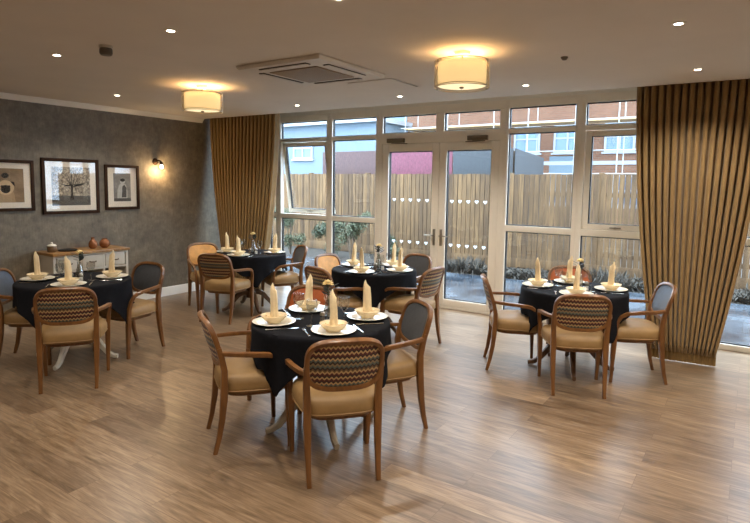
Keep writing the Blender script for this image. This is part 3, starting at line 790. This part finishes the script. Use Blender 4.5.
e = thing('lidded_pot', 'brown pot with white knobbed lid on the sideboard', 'pot', (tx, 3.28, SH))
MB().lathe([(0, 0), (.042, 0), (.05, .01), (.052, .05), (.046, .072), (0, .072)], n=24).build('body', 'pot_brown', e)
MB().lathe([(.052, .072), (.052, .077), (.04, .087), (.014, .094), (.008, .098), (.012, .106), (.008, .114), (0, .116)], n=24).build('lid', 'china', e, 50)
o = MB().lathe([(0, .003), (.085, .003), (.09, 0), (.095, 0), (.108, .014), (.106, .016), (.092, .006), (0, .006)], n=32).build('serving_dish', 'black'); o.location = (tx, 3.46, SH)
tag(o, 'shallow black dish lying on the sideboard top', 'dish')
e = thing('copper_vase', 'taller copper coloured vase with narrow neck on sideboard', 'vase', (tx, 3.77, SH), group='copper vases on the sideboard')
MB().lathe([(0, 0), (.03, 0), (.046, .02), (.052, .05), (.045, .082), (.026, .105), (.017, .122), (.022, .138), (.019, .138), (.014, .122), (0, .11)], n=28).build('body', 'copper', e, 60)
e = thing('copper_vase', 'squat round copper coloured vase on the sideboard end', 'vase', (tx, 3.92, SH), group='copper vases on the sideboard')
MB().lathe([(0, 0), (.034, 0), (.056, .024), (.062, .054), (.054, .084), (.034, .102), (.030, .108), (.036, .114), (.033, .115), (.027, .106), (0, .095)], n=28).build('body', 'copper', e, 60)

# ---------------------------------------------------------------- ceiling fittings
def b_down():
    e = thing('downlight', '', 'light', group='recessed ceiling downlights')
    MB().lathe([(.0235, -.001), (.0235, -.006), (.030, -.008), (.038, -.005), (.040, 0), (.0235, 0)], n=28).build('bezel', 'white', e)
    MB().lathe([(0, -.002), (.0235, -.002), (.0225, -.005), (0, -.006)], n=20).build('lens', 'led', e)
    return e
P_down = proto(b_down)
DL = [(-4.55, 2.32, 'downlight nearest the smoke detector, toward the picture wall'), (-3.17, 2.34, 'downlight between smoke detector and camera side of the cassette'),
      (-6.04, 3.73, 'downlight closest to the papered wall'), (-4.75, 5.31, 'downlight in front of the open casement'), (-3.27, 5.32, 'downlight in front of the patio doors'),
      (-1.87, 5.33, 'downlight above the table by the wide curtain'), (-.44, 5.30, 'downlight just in front of the wide curtain'), (-.43, 3.80, 'downlight nearest the viewer, near the top photo edge'),
      (-1.86, 2.40, 'downlight above the front table, cut by the photo edge')]
for x, y in ((.9, 3.8), (.9, 5.3), (-.45, 2.35), (.9, 2.35), (-3.2, .6), (-4.6, .6), (-1.8, .6), (-.4, .6), (-6.0, .8), (.9, .6), (-1.8, -1.2), (-4.2, -1.2), (.6, -1.4), (2., 2.)):
    DL.append((x, y, 'recessed ceiling downlight outside the view of the photo'))
SPOT = 10.5
for x, y, lab in DL:
    x *= .979; y *= .979; o = P_down((x, y, ZC), 0, lab, 'recessed ceiling downlights')
    light('downlight_beam', 'SPOT', (0, 0, -.012), SPOT*(1 if y > 2.9 else .8 if y > 2 else .15), (1, .93, .83), o, spot_size=RAD(140), spot_blend=.6, shadow_soft_size=.03)

def b_lamp():
    e = thing('drum_ceiling_lamp', '', 'lamp', group='drum ceiling lamps')
    MB().lathe([(0, 0), (.055, 0), (.055, -.018), (.048, -.024), (0, -.024)], n=28).build('ceiling_rose', 'white', e)
    MB().tube([(0, 0, -.02), (0, 0, -.245)], .007).build('rod', 'chrome', e)
    s = MB(); s.sheet([[(.172*cos(2*pi*k/64), .172*sin(2*pi*k/64), z) for k in range(64)] for z in (-.078, -.15, -.235)], True)
    so = s.build('shade', 'shade', e, 80); m = so.modifiers.new('thickness', 'SOLIDIFY'); m.thickness = .003
    s = MB(); s.sheet([[(.196*cos(2*pi*k/64), .196*sin(2*pi*k/64), z) for k in range(64)] for z in (-.068, -.15, -.25)], True)
    so = s.build('outer_shade', 'sheer', e, 80); m = so.modifiers.new('thickness', 'SOLIDIFY'); m.thickness = .002
    for z, r in ((-.068, .196), (-.25, .196), (-.235, .172)):
        MB().tube([(r*cos(2*pi*k/56), r*sin(2*pi*k/56), z) for k in range(56)], .0028, 8, closed=True).build('rim', 'chrome', e)
    sp = MB()
    for k in range(3):
        a = 2*pi*k/3; sp.tube([(0, 0, -.072), (.196*cos(a), .196*sin(a), -.070)], .003, 6)
    sp.build('spider', 'chrome', e)
    MB().lathe([(0, -.231), (.168, -.231), (.168, -.236), (.09, -.241), (0, -.243)], n=48).build('diffuser', 'diffuser', e, 60)
    MB().lathe([(0, -.242), (.016, -.244), (.014, -.254), (0, -.260)], n=18).build('finial', 'chrome', e)
    return e
P_lamp = proto(b_lamp)
for x, y, lab in ((-1.82, 3.82, 'lit drum lamp between the cassette and the wide curtain, appears largest'), (-4.69, 3.82, 'lit drum lamp between cassette and papered wall, appears smaller')):
    x *= .979; y *= .979; o = P_lamp((x, y, ZC), 0, lab, 'drum ceiling lamps')
    light('drum_lamp_glow', 'POINT', (.0, .05, -.118), .9, (1, .62, .28), o, shadow_soft_size=.04)

# air conditioning cassette
e = thing('ceiling_air_conditioner', 'square white ceiling cassette air conditioner with tan grille', 'air conditioner', (-3.13, 3.69, ZC-.002))
p = MB(); p.loft([[(sx*h, sy*h, z) for sx, sy in ((-1, -1), (1, -1), (1, 1), (-1, 1))] for h, z in ((.44, 0), (.44, -.012), (.425, -.030), (.25, -.034))]); p.build('panel', 'ac_white', e, 20)
MB().box((-.25, -.25, -.042), (.25, .25, -.034), .003).build('grille', 'grille', e)
for k in range(4):
    R_ = Matrix.Rotation(pi/2*k, 4, 'Z')
    MB().box((-.25, .315, -.0375), (.25, .372, -.026), .002).build('air_slot', 'recess_shade', e, xf=R_)  # dark strip standing in for shade inside the outlet
    MB().box((-.245, .325, -.043), (.245, .364, -.038), .002).build('louvre', 'ac_white', e, xf=R_ @ Matrix.Translation((0, .006, 0)))
e = thing('ceiling_hatch', 'flush white access hatch in ceiling beside the cassette', 'hatch', (-2.99, 4.56, ZC))
f = MB(); ring(f, -.26, .26, -.26, .26, .02, 0, .008, bev=.002); f.build('frame', 'white', e, xf=Matrix.Rotation(pi/2, 4, 'X') @ Matrix.Translation((0, 0, 0)))
MB().box((-.238, -.238, -.004), (.238, .238, 0)).build('panel', 'ceiling', e)
e = thing('smoke_detector', 'grey smoke detector on the ceiling near the picture wall', 'detector', (-3.86, 2.31, ZC))
MB().lathe([(0, 0), (.046, 0), (.046, -.014), (.042, -.018), (0, -.018)], n=28).build('base', 'ac_white', e)
MB().lathe([(0, -.018), (.040, -.018), (.043, -.03), (.043, -.055), (.034, -.066), (0, -.068)], n=28).build('head', 'grey_plastic', e)
o = MB().lathe([(0, 0), (.026, 0), (.026, -.006), (.015, -.022), (0, -.026)], n=22).build('ceiling_sensor', 'grey_plastic'); o.location = (-1.21, 4.25, ZC)
tag(o, 'tiny grey sensor on the ceiling near the wide curtain', 'sensor')

# ---------------------------------------------------------------- outdoors
GZ = -.03
struct('ground', MB().box((-30, YW+.08, GZ-.2), (14, 9.75, GZ)), 'paving', 'wet grey patio paving outside the windows', 'paving')
struct('terrain', MB().box((-40, 9.75, GZ-.22), (20, 60, GZ-.01)), 'soil', 'dark soil beyond the patio', 'ground')
FY = 11.25
fe = thing('fence', 'tall vertical board timber fence behind the patio', 'fence', (-6, FY, GZ))
def fence_panel(x0, x1, z0, z1):
    r = random.Random(int(x0*10)); mb = MB(); x = x0
    while x < x1-.02:
        w = min(.105, x1-x); t = r.uniform(0, .012)
        mb.box((x+.004, -.02-t, z0), (x+w-.007, .0-t*.3, z1+r.uniform(-.008, .008)), 0); x += .105
    mb.box((x0, .0, .35), (x1, .05, .43)).box((x0, .0, 1.5), (x1, .05, 1.58)); return mb
x = -9.0
while x < 13:
    fence_panel(x, x+1.8, .2, 1.93).build('panel', 'fence', fe)
    MB().box((x-.05, -.015, 0), (x+.05, .085, 1.96), .005).build('post', 'fence', fe)
    MB().box((x, -.035, 0), (x+1.8, .005, .2), .004).build('gravel_board', 'fence', fe)
    x += 1.8
def hoard(x0, x1, y0, y1, z1, mat, label):
    e = thing('hoarding_panel', label, 'hoarding', ((x0+x1)/2, (y0+y1)/2, GZ), group='site hoarding beyond the fence')
    d = Vector((x1-x0, y1-y0, 0)); L = d.length; a = math.atan2(d.y, d.x); e.rotation_euler.z = a
    MB().box((-L/2, 0, 0), (L/2, .02, z1), .002).build('board', mat, e)
    for s in (-.46, .46): MB().box((s*L-.04, .02, 0), (s*L+.04, .1, z1-.05)).build('post', 'fence', e)
hoard(-9.6, -7.62, 11.75, 11.75, 2.52, 'maroon', 'maroon hoarding panel seen above the fence, left of patio doors')
hoard(-7.6, -5.78, 11.75, 11.75, 2.50, 'magenta', 'magenta hoarding panel seen through the first patio door')
hoard(-5.76, -4.34, 11.75, 11.75, 2.50, 'charcoal', 'charcoal hoarding panel seen through the second patio door')
hoard(-4.30, -5.0, 11.80, 16.0, 2.50, 'charcoal', 'charcoal hoarding panel running back from the fence')

# shrubs against the fence
def shrub_mesh(seed, n=900, w=.55, h=.75, leaf_l=.075):
    r = random.Random(seed); mb = MB(); lobes = [(Vector((r.uniform(-.5, .5)*w, r.uniform(-.4, .4)*w, r.uniform(.3, .85)*h)), r.uniform(.35, .6)) for _ in range(7)]
    for _ in range(n):
        c, s = r.choice(lobes); d = Vector((r.gauss(0, 1), r.gauss(0, 1), r.gauss(0, 1))).normalized()
        p = c+d*s*w*.62*r.random()**.4
        if p.z < .03: p.z = .03+r.random()*.1
        q = Euler((r.uniform(-1, 1), r.uniform(-1, 1), r.uniform(0, 6.28))).to_matrix(); L = leaf_l*r.uniform(.6, 1.2)
        vs = [mb.b.verts.new(p+q @ Vector(v)) for v in ((0, 0, 0), (L*.4, L*.3, .01), (L, 0, -.01), (L*.4, -L*.3, .01))]; mb.face(vs)
    return mb
for i, (x, y, w, h, mt, lab) in enumerate(((-10.6, 9.9, .6, .9, 'shrub_leaf_dark', 'dark green shrub seen through the narrow corner window'), (-9.15, 10.0, .62, 1.15, 'shrub_leaf', 'olive shrub seen below the open casement'), (-8.15, 10.2, .55, .85, 'shrub_leaf_dark', 'low dark green shrub left of the fixed window'),
                                           (-7.35, 10.0, .62, 1.2, 'shrub_leaf', 'tall olive shrub seen through the fixed window'), (-6.6, 10.3, .45, .6, 'shrub_leaf_dark', 'small dark shrub just left of the patio doors'))):
    e = thing('shrub', lab, 'shrub', (x, y, GZ-.01), group='shrubs before the fence')
    shrub_mesh(20+i, 2600, w, h, .05).build('foliage', mt, e, 180)
    s = MB(); r = random.Random(i)
    for k in range(5): s.tube([(0, 0, 0), (r.uniform(-.1, .1), r.uniform(-.1, .1), h*.35), (r.uniform(-.3, .3)*w, r.uniform(-.3, .3)*w, h*.8)], [.018, .012, .005], 6)
    s.build('stem', 'bark', e)
mb = MB(); r = random.Random(9)
for _ in range(5200):
    x = r.uniform(-5.9, 2.5); y = min(11.0, 9.85+abs(r.gauss(0, .42))); hgt = .05+.22*r.random()*(.6+.4*sin(x*2.3)+.3*sin(x*5.1))
    p = Vector((x, y, GZ-.01)); a = r.uniform(0, 6.28); dx = Vector((cos(a), sin(a), 0)); L = .05+.1*r.random()
    t = p+Vector((0, 0, max(.03, hgt)))+dx*L
    w = dx.cross(Vector((0, 0, 1)))*.012
    vs = [mb.b.verts.new(v) for v in (p-w, p+w, (p+t)/2+w*1.3+Vector((0, 0, .03)), t, (p+t)/2-w*1.3+Vector((0, 0, .03)))]; mb.face(vs)
tag(mb.build('undergrowth', 'dead_leaf', None, 180), 'low dormant grey planting along the foot of the fence', 'undergrowth', kind='stuff')

# apartment block beyond the fence
AY = 25.0
e = thing('apartment_block', 'orange brick apartment block with white windows beyond the fence', 'building', (-7, AY, GZ)); ox = Matrix.Translation((7, -AY, -GZ))
MB().box((-16.2, AY, GZ), (4, AY+8, 11)).build('wall', 'brick', e, xf=ox)
for z in (2.62, 5.35, 8.1): MB().box((-16.25, AY-.06, z), (4.05, AY, z+.16)).build('band_course', 'upvc', e, xf=ox)
def ext_window(x0, x1, z0, z1, nx=2, nz=2, par=e, oxm=ox, y=AY):
    f = MB(); ring(f, x0, x1, z0, z1, .09, y-.07, y+.02, bev=0)
    for k in range(1, nx): xx = x0+(x1-x0)*k/nx; f.box((xx-.04, y-.07, z0+.09), (xx+.04, y, z1-.09))
    for k in range(1, nz): zz = z0+(z1-z0)*k/nz; f.box((x0+.09, y-.065, zz-.035), (x1-.09, y, zz+.035))
    f.box((x0-.08, y-.12, z0-.08), (x1+.08, y, z0)); w = f.build('window', 'upvc', par, xf=oxm)
    MB().box((x0+.08, y-.025, z0+.08), (x1-.08, y-.005, z1-.08)).build('panes', 'ext_glass', w, xf=oxm)
for z0 in (3.15, 5.85):
    for x0, x1 in ((-14.7, -13.6), (-12.9, -11.7), (-9.2, -8.0), (-7.4, -6.2), (-5.3, -4.1), (-2.9, -1.7)): ext_window(x0, x1, z0, z0+1.25)
for x0, x1 in ((-14.7, -13.6), (-9.2, -8.0), (-7.6, -6.4), (-4.9, -3.7), (-2.4, -1.2)): ext_window(x0, x1, .9, 2.2)
MB().box((-16.0, AY-.03, 2.8), (-14.9, AY, 8)).build('render_panel', 'render_pale', e, xf=ox)
MB().box((-7.55, AY-.05, 1.2), (-6.1, AY, 3.0)).build('render_panel', 'render_pale', e, xf=ox)
e2 = thing('rendered_house', 'pale blue rendered building beyond the fence behind the open casement', 'building', (-22, 22, GZ)); o2 = Matrix.Translation((22, -22, -GZ))
MB().box((-34, 22, GZ), (-14.6, 24.6, 4.55)).build('wall', 'render_pale', e2, xf=o2)
MB().box((-34.3, 21.6, 4.55), (-14.4, 24.7, 4.75)).build('roof', 'upvc', e2, xf=o2)
for x0 in (-19.9, -24.5, -29): ext_window(x0, x0+1.3, 2.9, 4.0, par=e2, oxm=o2, y=22)
e = thing('scaffolding', 'grey tube scaffolding standing against the brick apartment block', 'scaffolding', (-7, 23.6, GZ)); ox = Matrix.Translation((7, -23.6, -GZ))
for x in (-13.8, -11.6, -9.4, -7.9, -6.0, -4.4, -2.6):
    for y in (23.0, 24.2): MB().tube([(x, y, GZ), (x, y, 9)], .022, 8).build('standard', 'scaffold', e, xf=ox)
for z in (2.2, 3.1, 4.3, 5.3, 6.4, 7.4):
    MB().tube([(-14.0, 22.95, z), (-2.2, 22.95, z)], .02, 8).build('ledger', 'scaffold', e, xf=ox)
for z in (4.25, 6.35): MB().box((-13.9, 23.05, z), (-2.3, 24.15, z+.05)).build('boards', 'scaffold_board', e, xf=ox)

# ---------------------------------------------------------------- daylight and exposure
W = bpy.data.worlds.new('overcast sky'); SC.world = W; W.use_nodes = True; nt = W.node_tree
bg = nt.nodes['Background']; tc = nt.nodes.new('ShaderNodeTexCoord'); sp = nt.nodes.new('ShaderNodeSeparateXYZ'); rp = nt.nodes.new('ShaderNodeValToRGB')
nt.links.new(tc.outputs['Generated'], sp.inputs[0]); nt.links.new(sp.outputs['Z'], rp.inputs['Fac']); nt.links.new(rp.outputs['Color'], bg.inputs['Color'])
rp.color_ramp.elements[0].position = 0; rp.color_ramp.elements[0].color = (.58, .76, 1, 1); rp.color_ramp.elements[1].position = .7; rp.color_ramp.elements[1].color = (.70, .85, 1, 1)
bg.inputs['Strength'].default_value = 3.1
vs = SC.view_settings; vs.view_transform = 'Standard'; vs.look = 'None'; vs.gamma = 1; vs.exposure = 2.3; vs.use_curve_mapping = False
SC.cycles.use_denoising = True; SC.cycles.max_bounces = 10; SC.cycles.diffuse_bounces = 5; SC.cycles.transparent_max_bounces = 24; SC.cycles.sample_clamp_indirect = 4
